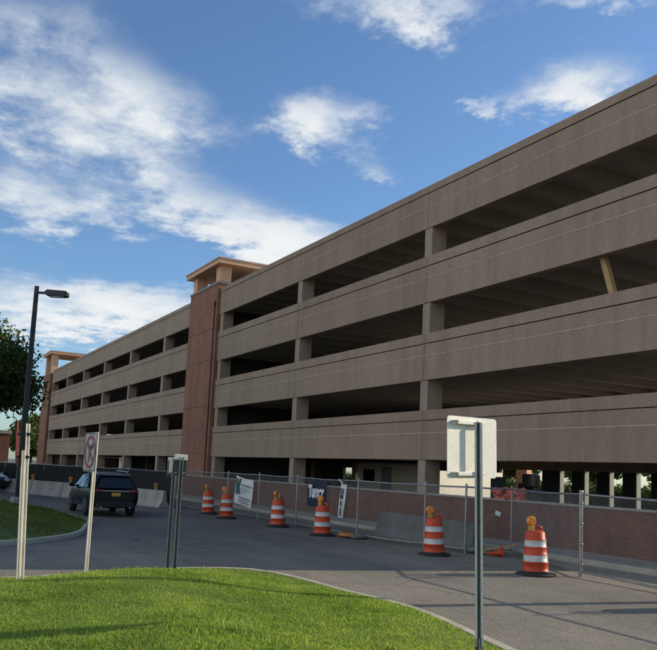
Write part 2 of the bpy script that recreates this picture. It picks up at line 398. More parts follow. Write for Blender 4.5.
for x in cols[3:]:
    mb = MB(); mb.box(x - .3, x + .3, YB - .75, YB - .02, 0, 2.9)
    gpart(mb, 'column', M['column'], bevel=.015)
tops = [3.55, 6.82, 10.09, 13.30]
for k, zt in enumerate(tops):
    mb = MB(); mb.box(XW + .3, XE - .3, YF + .29, YB - .01, zt, zt + .13)
    nst = int((XE - XW) / 1.95)
    for i in range(nst):
        x = XE - .55 - i * 1.95
        mb.profx([(YF + .285, zt - .001), (YB - .02, zt - .001), (YB - .02, zt - .50), (YF + .285, zt - .50)], x - .16, x + .06)
        mb.tube([(x - .05, YF + .78, zt - .51), (x - .05, YF + .78, zt - .49)], .055, 8, 1)
    gpart(mb, 'floor_deck', [M['soffit'], M['groove']])
for (zb, zt) in [(3.68, 6.81), (6.95, 10.08), (10.22, 13.29)]:
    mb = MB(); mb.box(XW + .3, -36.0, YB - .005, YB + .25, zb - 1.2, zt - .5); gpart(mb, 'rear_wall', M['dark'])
    mb = MB(); mb.box(-35.98, XE - .3, YB - .005, YB + .25, zb - 1.0, zb + 1.08); gpart(mb, 'rear_panel', M['panel'])
mb = MB(); mb.box(XW + .3, XE - .3, YB - .004, YB + .245, 12.8, 14.4); gpart(mb, 'rear_parapet', M['panel'])
# ground level rear wall: closed to the left, four tall slots to the right, open between
slots = [(-31.2, -30.35), (-29.5, -28.7), (-27.9, -27.1), (-26.3, -25.45), (-24.7, -23.9), (-23.1, -22.3)]
xs = [-32.5] + [e for s_ in slots for e in s_] + [XE - .3]
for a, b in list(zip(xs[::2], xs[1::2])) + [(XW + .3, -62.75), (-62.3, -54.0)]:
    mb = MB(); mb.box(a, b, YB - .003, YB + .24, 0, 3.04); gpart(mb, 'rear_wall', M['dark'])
for a, b in slots:
    mb = MB(); mb.box(a + .001, a + .05, YB - .02, YB + .26, .3, 2.79); gpart(mb, 'slot_lit_edge', M['cream'])  # pale strip painted in for the sunlit left jamb of each slot
    mb = MB(); mb.box(a + .002, b - .002, YB + .0, YB + .235, 2.80, 3.04); gpart(mb, 'lintel', M['dark'])
mb = MB(); mb.box(XE - .25, XE, YF + .85, YB, 0, 2.73); gpart(mb, 'end_wall', M['panel'])
mb = MB(); mb.box(XW, XW + .25, YF + .85, YB, 0, 2.73); gpart(mb, 'end_wall', M['panel'])
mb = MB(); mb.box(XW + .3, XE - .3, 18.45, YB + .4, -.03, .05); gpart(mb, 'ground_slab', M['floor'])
# stair towers with open canopies
def tower(x0, x1, yfr, ydepth, ztop, canopy):
    mb = MB()
    zs = [0, 2.9, 6.2, 9.4, 11.6, ztop]
    for a, b in zip(zs[:-1], zs[1:]): mb.box(x0, x1, yfr, yfr + 1.05, a + .02, b - .02)
    mb.box(x0 + .03, x1 - .03, yfr + .03, yfr + 1.02, 0, ztop - .01, 1)
    t = gpart(mb, 'stair_tower', [M['brick'], M['groove']])
    t['label'] = 'red brick stair tower with an open peach canopy on top'
    mb = MB(); mb.box(x0 + .02, x1 - .02, yfr + 1.051, yfr + ydepth, 0, ztop - .01); gpart(mb, 'tower_core', M['core'], t)
    mb = MB(); mb.box(x0 - .05, x1 + .05, yfr - .05, yfr + ydepth + .05, ztop, ztop + .16); gpart(mb, 'coping', M['cap'], t)
    zb, zt2 = canopy; w = .82
    cy = yfr + .12
    for cx in (x0 + .1, x1 - .1 - w):
        for yy in (cy, yfr + ydepth - .12 - w):
            mb = MB(); mb.box(cx, cx + w, yy, yy + w, ztop + .16, zb); gpart(mb, 'canopy_column', M['stucco'], t)
    mb = MB(); mb.box(x0 + 1.0, x1 - 1.0, yfr + ydepth - .5, yfr + ydepth - .3, ztop + .16, zb); gpart(mb, 'canopy_wall', M['stucco'], t)
    mb = MB(); o = .55
    mb.box(x0 - o, x1 + o, yfr - .25, yfr + ydepth + o, zb, zt2 - .06, 0); mb.box(x0 - o - .06, x1 + o + .06, yfr - .31, yfr + ydepth + o + .06, zt2 - .058, zt2 + .04, 1)
    gpart(mb, 'canopy_roof', [M['stucco'], M['stucco_top']], t)
    return t
t1 = tower(-57.35, -51.55, 19.0, 6.5, 14.72, (16.05, 16.42))
mb = MB(); mb.tube([(-51.95, 18.95, .1), (-51.95, 18.95, 13.2)], .045, 8); mb.box(-52.1, -51.8, 18.88, 18.998, 13.2, 13.5); gpart(mb, 'downpipe', M['maroonpipe'])
t2 = tower(-121.5, -116.0, 18.9, 6.5, 13.9, (16.75, 17.1))
t2['label'] = 'far red brick stair tower with its own peach canopy'

# low brick wall along the garage
bw = empty('brick_wall', (-60, 18.15, 0), 0, 'low dark red brick wall with pale cap below the garage openings', 'wall')
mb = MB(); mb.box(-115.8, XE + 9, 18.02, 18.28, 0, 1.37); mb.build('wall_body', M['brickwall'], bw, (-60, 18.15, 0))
mb = MB(); mb.box(-115.8, XE + 9, 17.98, 18.32, 1.372, 1.44); mb.build('coping', M['cap'], bw, (-60, 18.15, 0), bevel=.01)
mb = MB(); mb.box(-.13, .13, -.012, .012, -.07, .07)
tg = mb.build('wall_tag', M['vinylwhite']); tg.location = (-20.9, 18.0, .95); tg.rotation_euler = (0, R(12), 0)
tag(tg, 'small white paper tag stuck on the low brick wall', 'tag')

# things behind / inside the garage
def trailer():
    X0, X1, Y0, Y1 = -50.45, -43.75, 30.1, 38.5
    c = ((X0 + X1) / 2, (Y0 + Y1) / 2, 0)
    r = empty('site_trailer', c, R(18), 'cream site trailer seen through the open ground level of the garage', 'trailer')
    mb = MB(); mb.box(X0, X1, Y0, Y1, .5, 2.84); mb.build('body', M['cream'], r, c, bevel=.05)
    mb = MB(); mb.box(X0 - .05, X1 + .05, Y0 - .05, Y1 + .05, 2.845, 2.92); mb.build('roof', M['cap'], r, c)
    mb = MB(); mb.box(X0 + .3, X1 - .3, Y0 + .3, Y1 - .3, 0, .498); mb.build('skirt', M['dark'], r, c)
    mb = MB(); mb.box(X0 + 2.2, X0 + 3.1, Y0 - .03, Y0 - .002, .55, 2.6); mb.build('door', M['greytext'], r, c)
    mb = MB(); mb.box(X0 + .6, X0 + 1.6, Y0 - .03, Y0 - .002, 1.5, 2.4); mb.build('window', M['glass'], r, c)
trailer()
def pier(x, y, h, label, mat, w=.7):
    c = (x, y, 0); r = empty('pier', c, R(22), label, 'pier')
    mb = MB(); mb.box(-w / 2, w / 2, -w / 2, w / 2, 0, h); mb.build('shaft', mat, r, bevel=.02)
    mb = MB(); mb.box(-w / 2 - .06, w / 2 + .06, -w / 2 - .06, w / 2 + .06, h + .001, h + .12); mb.build('cap', M['cap'], r, bevel=.02)
pier(-52.6, 32.2, 3.4, 'cream rear pier left of the cream trailer, seen through the garage', M['cream'], .8)
pier(-37.2, 34.0, 3.4, 'tan brick pier behind the garage, left of the dark machine', M['stucco'], .7)
pier(-35.2, 34.6, 3.4, 'tan brick pier behind the garage, right of the dark machine', M['stucco'], .6)

def machine():
    c = (-36.2, 33.6, 0)
    r = empty('loader', c, 0, 'dark construction loader parked behind the garage opening', 'machine')
    mb = MB(); mb.box(-.75, .75, -.5, .5, .55, 1.6); mb.box(-.6, .0, -.45, .45, 1.6, 1.95); mb.build('body', M['rubber'], r, bevel=.06)
    mb = MB(); mb.box(-.35, .45, -.4, .4, 1.7, 2.5); mb.build('cab', M['bluepaint'], r, bevel=.08)
    for yy in (-.5, .5):
        mb = MB(); mb.bar((.2, yy, 1.5), (1.05, yy, .5), .15, .2); mb.build('boom', M['bronze'], r)
    for sx in (-.5, .5):
        for sy in (-.62, .62):
            mb = MB(); mb.tube([(sx, sy - .12, .42), (sx, sy + .12, .42)], .42, 18); mb.build('wheel', M['tyre'], r)
machine()
def cabinet():
    c = (-31.6, 27.2, .05)
    r = empty('utility_cabinet', c, 0, 'tall teal utility cabinet inside the garage beside the cream trailer', 'cabinet')
    mb = MB(); mb.box(-.28, .28, -.28, .28, .1, 2.1); mb.build('body', M['tealpaint'], r, bevel=.02)
    mb = MB(); mb.box(-.22, .22, -.30, -.282, .3, 1.95); mb.build('door', M['tealpaint'], r)
    mb = MB(); mb.box(-.3, .3, -.3, .3, 0, .098); mb.build('plinth', M['bronze'], r)
    mb = MB(); mb.box(-.3, .3, -.3, .3, 2.102, 2.16); mb.build('lid', M['bronze'], r)
cabinet()
def netting():
    r = MB(); rs = random.Random(3)
    for i in range(7):
        x = -.55 + i * .18; zz = .12 + .1 * rs.random(); n = 9
        r.tube([(x + .06 * rs.uniform(-1, 1), -.22 + .06 * k, zz + .10 * math.sin(k * 1.4 + i) + .06 * rs.random()) for k in range(8)], [.08 + .05 * rs.random() for _ in range(8)], n)
    r.box(-.62, .62, -.14, .14, 0, .10)
    o = r.build('safety_netting', M['coral']); o.location = (-20.5, 18.16, 1.442)
    tag(o, 'coral orange bundle of safety netting lying on the brick wall', 'netting')
netting()
def patch_cloth():  # cloth made up in place of a bright sunlit patch inside
    mb = MB(); n = 10
    vs = [(i / n * 1.4 - .7, .05 * math.sin(i * 1.9 + k * .6), 2.6 - k * .22) for k in range(8) for i in range(n + 1)]
    fs = [(k * (n + 1) + i, k * (n + 1) + i + 1, (k + 1) * (n + 1) + i + 1, (k + 1) * (n + 1) + i) for k in range(7) for i in range(n)]
    mb.add(vs, fs, 0, True); mb.box(-.35, -.05, -.10, -.08, 1.5, 2.5, 1); mb.box(.12, .35, -.10, -.08, 1.3, 2.1, 1)
    o = mb.build('sunlit_patch_cloth', [M['coral'], M['vinylwhite']]); o.location = (-76.6, 19.6, 0)
    tag(o, 'pink and orange tarp added for a sunlit patch in a ground level opening above the dark car', 'tarp')
patch_cloth()
# leaning timber in the third level opening
mb = MB(); mb.bar((-18.0, 19.62, 9.6), (-17.2, 19.62, 7.0), .2, .2); mb.bar((-18.1, 19.62, 9.62), (-17.85, 19.62, 9.55), .3, .22)
o = mb.build('timber_prop', M['wood'], bevel=.01); tag(o, 'bare timber prop leaning in an upper garage opening', 'timber')

# ------------------------------------------------------------------ trees
def leafy(n, centers, size, seed):
    r = np.random.default_rng(seed); cs = np.array([c[:3] for c in centers]); rr = np.array([c[3] for c in centers])
    k = r.choice(len(cs), n, p=rr ** 2 / (rr ** 2).sum())
    d = r.standard_normal((n, 3)); d /= np.linalg.norm(d, axis=1)[:, None]
    rad = rr[k] * (.35 + .65 * r.random(n) ** .45) * (1 + .18 * r.standard_normal(n).clip(-1.5, 1.8))
    P = cs[k] + d * rad[:, None] * np.array([1, 1, .75])
    a = r.standard_normal((n, 3)); a /= np.linalg.norm(a, axis=1)[:, None]
    b = np.cross(a, r.standard_normal((n, 3))); b /= np.linalg.norm(b, axis=1)[:, None]
    s = size * r.uniform(.6, 1.3, n)[:, None]
    V = np.stack([P - a * s, P + b * s * .45, P + a * s, P - b * s * .45], 1)
    return V
def make_tree(name, loc, H, spread, nleaf, seed, mat, label, group=None, trunk_r=.25, lsize=.22, low=.15, rz=0, tmin=.30, nb=16):
    rs = random.Random(seed)
    root = empty(name, loc, rz, label, 'tree', group)
    tb = MB(); top = Vector((rs.uniform(-.3, .3), rs.uniform(-.3, .3), H * .72))
    tb.tube([(0, 0, 0), (0.02, 0, .3), top * .4, top * .7 + Vector((.15, .1, 0)), top], [trunk_r * 1.35, trunk_r, trunk_r * .8, trunk_r * .5, trunk_r * .15], 9)
    cl = []
    for i in range(nb):
        t = rs.uniform(tmin, .95); a = rs.uniform(0, 6.283); p0 = top * t
        prof = max(.1, math.sin(math.pi * min(1, max(0, t - tmin + .12) / (1.03 - tmin + .0)))) ** .6
        l = spread * prof * rs.uniform(.55, 1.0); p1 = p0 + Vector((math.cos(a) * l, math.sin(a) * l, H * .12 + rs.uniform(0, .1) * H))
        mid = p0.lerp(p1, .5) + Vector((0, 0, -.03 * H))
        tb.tube([p0, mid, p1], [trunk_r * .38, trunk_r * .25, trunk_r * .08], 6)
        cl.append((*p1, rs.uniform(.8, 1.35) * spread * .33))
        if rs.random() < .8: cl.append((*(mid + Vector((rs.uniform(-1, 1), rs.uniform(-1, 1), rs.uniform(-.4, .8)))), rs.uniform(.6, 1.0) * spread * .3))
    cl.append((0, 0, H * .88, spread * .36)); cl.append((spread * .2, -.2 * spread, H * .8, spread * .34))
    tb.build('trunk', M['bark'], root)
    V = leafy(nleaf, cl, lsize, seed)
    V[..., 2] = np.maximum(V[..., 2], H * low * .8)
    fast_mesh('crown', V, 4, mat, root)
    return root
make_tree('broadleaf_tree', (-48.2, 1.5, .1), 13.0, 5.0, 70000, 5, M['leaf'], 'dark green broadleaf tree behind the lamp post, cut by the picture edge', None, .28, .15, .22, 0, .14, 26)
bt = make_tree('broadleaf_tree', (-56, 74, 0), 8.5, 4.8, 7000, 8, M['leaf2'], 'mid green tree beyond the garage, seen between its rear slots', 'trees behind the garage', .25, .34, .1)
for i, (x, y, s) in enumerate([(-66, 72, 1.), (-74, 78, 1.1), (-49, 73, .9), (-84, 74, 1.2), (-92, 80, 1.1), (-61, 84, 1.3), (-43, 76, 1.0)]):
    c = copy_tree(bt); c.location = (x, y, 0); c.rotation_euler.z = i * 1.3; c.scale = (s, s, s)
for i, (x, y, s) in enumerate([(-150, 8, .95), (-160, 24, 1.2), (-158, -6, 1.1), (-168, 4, 1.4)]):
    c = copy_tree(bt); c.location = (x, y, 0); c.rotation_euler.z = i * 2.1 + .4; c.scale = (s, s, s)
    c['label'] = 'green tree rising far behind the low brick building'; c['group'] = 'trees behind the brick building'

V = leafy(32000, [(x, 52 + .4 * math.sin(x), z, 1.1) for x in np.arange(-98, -34, 1.1) for z in (.6, 1.35)], .2, 21)
V[..., 2] = np.maximum(V[..., 2], 0)
tag(fast_mesh('hedge', V, 4, M['leaf']), 'long dark green hedge behind the garage, seen through its rear openings', 'hedge')
# low brick building at the far left
fb = empty('brick_building', (-134, 9, 0), 0, 'low red brick building with pale roof edge far left behind the tree', 'building')
mb = MB(); mb.box(-139, -129, -14, 16, 0, 5.6); mb.build('wall', M['brickwall'], fb, (-134, 9, 0))
mb = MB(); mb.box(-139.2, -128.8, -14.2, 16.2, 5.61, 6.1); mb.build('roof', M['cap'], fb, (-134, 9, 0))
for yy in (-9, -5, -1, 3, 7, 11):
    mb = MB(); mb.box(-129.05, -128.94, yy, yy + 1.4, 1.2, 2.8); mb.build('window', M['glass'], fb, (-134, 9, 0))

# ------------------------------------------------------------------ street lamps
def street_lamp(loc, label, h=9.25, arm=(.48, .88)):
    r = empty('street_lamp', loc, 0, label, 'street lamp')
    mb = MB(); a, b = .12, .085
    vs = [(sx * q, sy * q, z) for q, z in ((a, .35), (b, h)) for sx, sy in ((-1, -1), (1, -1), (1, 1), (-1, 1))]
    mb.add(vs, [(0, 1, 2, 3), (7, 6, 5, 4)] + [(i, (i + 1) % 4, (i + 1) % 4 + 4, i + 4) for i in range(4)])
    mb.build('pole', M['bronze'], r, bevel=.01)
    mb = MB(); mb.lathe([(0, 0), (.28, 0), (.28, .33), (.24, .36), (0, .36)], 20); mb.build('footing', M['sidewalk'], r)
    d = Vector((*arm, 0)); mb = MB()
    mb.bar(Vector((0, 0, h - .28)) + d * .08, Vector((0, 0, h - .28)) + d * .42, .07, .1); mb.build('arm', M['bronze'], r)
    mb = MB(); p = [Vector((0, 0, h - .28)) + d * t for t in (.36, .5, 1.28, 1.36)]
    q = d.cross(Vector((0, 0, 1)))
    secs = [(.09, -.05, .06), (.2, -.13, .13), (.2, -.15, .10), (.17, -.11, .05)]
    vs = []
    for c, (w, lo, hi) in zip(p, secs): vs += [c - q * w + Vector((0, 0, lo)), c + q * w + Vector((0, 0, lo)), c + q * w * .9 + Vector((0, 0, hi)), c - q * w * .9 + Vector((0, 0, hi))]
    fs = [(0, 1, 2, 3), (15, 14, 13, 12)] + [(i * 4 + k, i * 4 + (k + 1) % 4, i * 4 + 4 + (k + 1) % 4, i * 4 + 4 + k) for i in range(3) for k in range(4)]
    mb.add(vs, fs); mb.build('lamp_head', M['bronze'], r, bevel=.015)
    mb = MB(); c = (p[1] + p[2]) / 2 + Vector((0, 0, -.16)); mb.bar(c - d * .3, c + d * .3, .26, .02); mb.build('lens', M['lightclear'], r)
    return r
street_lamp((-35.4, 4.9, .1), 'tall dark bronze street lamp with a single square head on the grass island')
# unseen lamp added right of the frame to cast shadow bands on the road
street_lamp((-8.9, 19.5, 0), 'unseen dark street lamp added beyond the near end of the garage for its shadow', 9.25, (-.3, -.95))

# ------------------------------------------------------------------ chain link fences
FH = 1.82
def mesh_panel(a, b, h, z0=.06, pitch=.055, w=.0042):
    """woven wire between two posts: two families of diagonal wires, real strands"""
    a, b = Vector(a), Vector(b); L = (b - a).length; d = (b - a) / L; n = Vector((-d.y, d.x, 0))
    V = []
    st = pitch * math.sqrt(2)
    H = h - z0
    k = -H
    def clip(s0, slope):
        # wire: s = s0 + slope * z , z in 0..H, clipped to 0..L
        zs = [0, H]; s_ = [s0, s0 + slope * H]
        lo, hi = 0, H
        if slope > 0:
            lo = max(lo, -s0); hi = min(hi, L - s0)
        else:
            lo = max(lo, s0 - L); hi = min(hi, s0)
        return lo, hi
    s0 = -H
    while s0 < L + H:
        for sl in (1, -1):
            lo, hi = clip(s0, sl)
            if hi - lo > .01:
                p = a + d * (s0 + sl * lo) + Vector((0, 0, z0 + lo)); q = a + d * (s0 + sl * hi) + Vector((0, 0, z0 + hi))
                t = (q - p).normalized(); m = n.cross(t) * w / 2; e = n * (.006 * sl)
                V.append([p - m + e, q - m + e, q + m + e, p + m + e])
                V.append([p - n * w / 2 + e, q - n * w / 2 + e, q + n * w / 2 + e, p + n * w / 2 + e])
        s0 += st
    return np.array([[tuple(v) for v in f] for f in V])
def fence(name, nodes, label, loc, posts_r=.03, mid=None, h=FH, screen=False, cat='fence'):
    r = empty(name, loc, 0, label, cat); L = Vector(loc)
    nodes = [Vector((x, y, 0)) - L for x, y in nodes]
    for i, p in enumerate(nodes):
        rr = posts_r * (1.45 if mid and i in mid else 1)
        mb = MB(); mb.tube([p, p + Vector((0, 0, h + .05))], rr, 10); mb.lathe([(rr * 1.15, h + .05), (rr * 1.1, h + .08), (0, h + .1)], 10, p)
        if mid and i in mid:
            for z in (.25, .7, 1.15, 1.6): mb.lathe([(rr, z), (rr * 1.25, z + .005), (rr * 1.25, z + .03), (rr, z + .035)], 10, p)
        mb.build('post', M['galv'], r)
    for p, q in zip(nodes[:-1], nodes[1:]):
        up = Vector((0, 0, 1)); sag = .008 * (p - q).length
        for z in (h, .12):
            mb = MB(); mb.tube([p + up * z, (p + q) / 2 + up * (z - sag), q + up * z], .024, 8); mb.build('rail', M['galv'], r)
        if screen:
            mb = MB(); n = 24; rows = 6; d = (q - p); nr = Vector((-d.y, d.x, 0)).normalized()
            vs = []
            for k in range(rows + 1):
                for i in range(n + 1):
                    vs.append(p + d * (i / n) - nr * -.04 + up * (.06 + (h - .1) * k / rows) + nr * .02 * math.sin(i * 1.3 + k * .8))
            fs = [(k * (n + 1) + i, k * (n + 1) + i + 1, (k + 1) * (n + 1) + i + 1, (k + 1) * (n + 1) + i) for k in range(rows) for i in range(n)]
            mb.add(vs, fs, 0, True); mb.build('privacy_screen', M['screen'], r)
        else:
            V = mesh_panel(p, q, h); fast_mesh('wire_mesh', V, 4, M['wire'], r)
    return r
fence('chain_link_fence', [(-4.6, 13.2), (-8.9, 13.45), (-13.18, 13.75), (-17.6, 15.65), (-17.95, 14.3), (-19.4, 13.95), (-22.4, 13.45), (-26.9, 13.5), (-30.6, 13.6), (-33.7, 13.45), (-38.2, 12.7)],
      'grey chain link fence on pipe posts behind the row of orange drums', (-22, 13.5, 0), mid=(2,))
fence('screened_fence', [(-38.45, 12.6), (-42.5, 11.3), (-46.6, 9.95), (-50.8, 8.4), (-55, 6.7), (-60, 4.4)],
      'chain link fence covered in black privacy screen behind the white barriers', (-48, 9.5, 0), h=1.75, screen=True)

# ------------------------------------------------------------------ barriers
def barrier_mesh(L, mat, name='concrete_barrier'):
    prof = [(-.30, 0), (-.30, .08), (-.14, .33), (-.08, .82), (.08, .82), (.14, .33), (.30, .08), (.30, 0)]
    mb = MB(); mb.profx(prof, -L / 2, L / 2); return mb.build(name, mat, bevel=.02)
b0 = barrier_mesh(5.3, M['grayconcrete']); b0.location = (-20.55, 14.75, 0); b0.rotation_euler.z = R(-2)
tag(b0, 'long grey concrete barrier standing behind the fence below the brick wall', 'barrier')
bl = ['pale concrete barrier at the right end of the row, right of the dark car', 'pale concrete barrier behind the dark car, second from the right end',
      'pale concrete barrier left of the dark car, third from the right end', 'pale concrete barrier fourth from the right end, left of the tilted turn sign',
      'pale concrete barrier at the left, between lamp post and far parked car', 'pale concrete barrier farthest left, beside the parked car']
pts = [(-37.6, 11.85), (-40.6, 10.95), (-43.6, 9.95), (-46.55, 8.85), (-49.4, 7.65), (-52.3, 6.4), (-55.2, 5.1)]
b1 = None
for i in range(6):
    (xa, ya), (xb, yb) = pts[i], pts[i + 1]
    o = barrier_mesh(3.06, M['concrete']) if b1 is None else b1.copy()
    if b1 is None: b1 = o
    else: col.objects.link(o)
    o.location = ((xa + xb) / 2, (ya + yb) / 2, 0); o.rotation_euler.z = math.atan2(ya - yb, xa - xb)
    tag(o, bl[i], 'barrier', 'pale concrete barriers along the screened fence')

# ------------------------------------------------------------------ drums
def drum():
    r = empty('traffic_drum', (0, 0, 0), 0, 'x', 'traffic drum', 'orange traffic drums along the fence')
    prof = [(.292, .055), (.292, .10), (.275, .115), (.272, .27), (.283, .28), (.281, .30), (.262, .31), (.259, .445), (.259, .447), (.262, .465), (.250, .475), (.248, .60), (.2485, .602), (.252, .62), (.238, .63),
            (.235, .765), (.2355, .767), (.238, .785), (.224, .80), (.215, .93), (.19, .965), (.12, .975), (0, .975)]
    mats = []
    for i in range(len(prof) - 1):
        z = (prof[i][1] + prof[i + 1][1]) / 2; mats.append(1 if (.31 <= z <= .446) or (.63 <= z <= .766) else 0)
    mb = MB(); mb.lathe(prof, 32, mats=mats); mb.build('drum_body', [M['orange'], M['white_refl']], r)
    mb = MB(); mb.lathe([(.0, 0), (.43, 0), (.44, .02), (.42, .05), (.30, .075), (.293, .10)], 32); mb.build('rubber_base', M['rubber'], r)
    mb = MB(); mb.tube([(.03, 0, .96), (.05, 0, 1.03), (.12, 0, 1.06), (.18, 0, 1.03), (.19, 0, .95)], .028, 8); mb.build('handle', M['orange'], r)
    l = MB(); l.box(-.165, -.045, -.05, .05, .965, 1.08); l.build('lamp_base', M['lampbody'], r, bevel=.012)
    l = MB(); l.tube([(-.105, -.05, 1.18), (-.105, -.03, 1.18), (-.105, .03, 1.18), (-.105, .05, 1.18)], [.085, .115, .115, .085], 20); l.build('warning_light', M['amber'], r)
    return r
dl = [((-13.65, 12.87), 'nearest orange drum with amber light, standing in sun beside the thick fence post', .45),
      ((-17.55, 12.95), 'orange drum with amber light in front of the long grey barrier', .1),
      ((-23.2, 12.62), 'orange drum with amber light below the navy banner', -.7),
      ((-26.75, 12.7), 'orange drum with amber light beside the leaning white stake', .8),
      ((-30.8, 12.3), 'orange drum with amber light in front of the white tilted banner', .3),
      ((-33.7, 12.6), 'farthest orange drum, left of the white tilted banner', 1.1),
      ((-9.15, 12.9), 'orange drum just past the picture edge whose shadow tip falls on the road', .5)]
d0 = drum()
for i, ((x, y), lab, rz) in enumerate(dl):
    o = d0 if i == 0 else copy_tree(d0)
    o.location = (x, y, 0); o.rotation_euler = (R(random.uniform(-2.2, 2.2)), R(random.uniform(-2.2, 2.2)), R(62) + rz); o['label'] = lab
# small amber lamps on the pale barriers
def barricade_light():
    r = empty('barricade_light', (0, 0, 0), 0, 'x', 'warning light', 'amber lamps on the pale barriers')
    mb = MB(); mb.box(-.07, .07, -.05, .05, 0, .15); mb.build('battery_box', M['lampbody'], r, bevel=.01)
    mb = MB(); mb.tube([(0, -.04, .24), (0, -.025, .24), (0, .025, .24), (0, .04, .24)], [.08, .11, .11, .08], 18); mb.build('lens', M['dullamber'], r)
    return r
g0 = barricade_light()
for i, ((x, y), lab) in enumerate([((-38.4, 11.6), 'dull amber lamp on the right end of the pale barriers'), ((-46.0, 9.05), 'dull amber lamp on pale barrier just left of the turn sign'),
                                   ((-49.5, 7.6), 'dull amber lamp on pale barrier right of the white sign post'), ((-52.6, 6.25), 'dull amber lamp on pale barrier beside the lamp post')]):
    o = g0 if i == 0 else copy_tree(g0)
    o.location = (x, y, .822); o.rotation_euler.z = R(70); o['label'] = lab

# ------------------------------------------------------------------ banners on the fence
def flat(mb, pts, m=0): mb.add(pts, [tuple(range(len(pts)))], m)
def cloth(w, h, mat, nx=14, nz=10, amp=.03, seed=0, skew=0., name='banner'):
    mb = MB()
    vs = []
    for k in range(nz + 1):
        for i in range(nx + 1):
            u, v = i / nx - .5, k / nz
            vs.append((u * w + skew * (1 - v) * h, amp * math.sin(u * 7 + v * 3 + seed) * (1 - .5 * v), -h * (1 - v) - .03 * h * math.sin(math.pi * (u + .5)) * v))
    fs = [(k * (nx + 1) + i, k * (nx + 1) + i + 1, (k + 1) * (nx + 1) + i + 1, (k + 1) * (nx + 1) + i) for k in range(nz) for i in range(nx)]
    mb.add(vs, fs, 0, True); return mb
def text_mesh(txt, size, mat, name, parent, loc, sx=.8, bold=.03):
    cu = bpy.data.curves.new(name, 'FONT'); cu.body = txt; cu.size = size; cu.offset = bold; cu.extrude = .002; cu.align_x = 'CENTER'; cu.align_y = 'CENTER'; cu.space_character = .88
    ob = bpy.data.objects.new(name, cu); col.objects.link(ob); bpy.context.view_layer.update()
    dg = bpy.context.evaluated_depsgraph_get(); me = bpy.data.meshes.new_from_object(ob.evaluated_get(dg)); bpy.data.objects.remove(ob)
    me.materials.clear(); me.materials.append(mat)
    o = bpy.data.objects.new(name, me); col.objects.link(o); o.parent = parent; o.location = loc; o.rotation_euler = (R(90), 0, 0); o.scale = (sx, 1, 1)
    return o
# navy banner with the builder's name
nb = empty('banner', (-25.1, 13.38, 1.76), R(-1), 'navy blue banner with white lettering Turner hung on the fence', 'banner')
cloth(1.5, .93, None, amp=.015).build('sheet', M['navy'], nb, fixn=False)
text_mesh('Turner', .58, M['vinylwhite'], 'lettering', nb, (0, -.04, -.42), .80, .03)
# white banner with a teal mark and rows of grey print
wb = empty('banner', (-31.7, 13.40, 1.66), R(0), 'white banner with teal letter mark hanging askew on the fence', 'banner')
wb.rotation_euler = (0, R(5), 0); wb.scale = (.97, 1, .77)
cloth(1.95, 1.52, None, amp=.02, seed=2).build('sheet', M['vinylwhite'], wb, fixn=False)
mb = MB(); yy = -.035
flat(mb, [(-.86, yy, -.12), (-.70, yy, -.10), (-.66, yy, -1.0), (-.82, yy, -1.02)])
flat(mb, [(-.70, yy - .002, -.55), (-.45, yy - .002, -.10), (-.30, yy - .002, -.12), (-.55, yy - .002, -.62)])
flat(mb, [(-.68, yy - .001, -.50), (-.55, yy - .001, -.48), (-.34, yy - .001, -.92), (-.46, yy - .001, -1.0)])
mb.build('logo', M['teal'], wb)
mb = MB()
for z, x0, x1, t in [(-.42, -.22, .86, .10), (-.58, -.22, .70, .035), (-.68, -.22, .78, .035), (-.80, -.22, .40, .035), (-1.12, -.45, .84, .07), (-1.26, -.45, .62, .045), (-1.36, -.45, .74, .045)]:
    x = x0; rs = random.Random(int(-z * 100))
    while x < x1:
        w = rs.uniform(.05, .16); mb.box(x, min(x + w, x1), yy - .004, yy, z - t / 2, z + t / 2); x += w + .025
mb.build('print_rows', M['greytext'], wb)
# tall narrow banner
tb_ = empty('banner', (-23.2, 13.36, 1.70), R(0), 'narrow white banner strip hanging by one tie, right of the navy banner', 'banner')
tb_.rotation_euler = (0, R(4), 0); tb_.scale = (.68, 1, .70)
cloth(.52, 1.62, None, nx=8, nz=16, amp=.04, seed=1, skew=0).build('sheet', M['vinylwhite'], tb_, fixn=False)
mb = MB(); mb.tube([(-.1, 0, 0), (-.42, -.02, .16)], .03, 6); mb.build('tie', M['vinylwhite'], tb_)
mb = MB(); mb.tube([(0, -.06, -.62), (0, -.05, -.62)], .12, 18); mb.box(-.07, .07, -.065, -.055, -1.05, -.82); mb.box(-.05, .05, -.066, -.056, -1.5, -1.12); mb.build('print_mark', M['signblack'], tb_)
mb = MB(); mb.box(-.14, .14, -.06, -.05, -.5, -.22); mb.build('print_mark', M['bluegrey'], tb_)
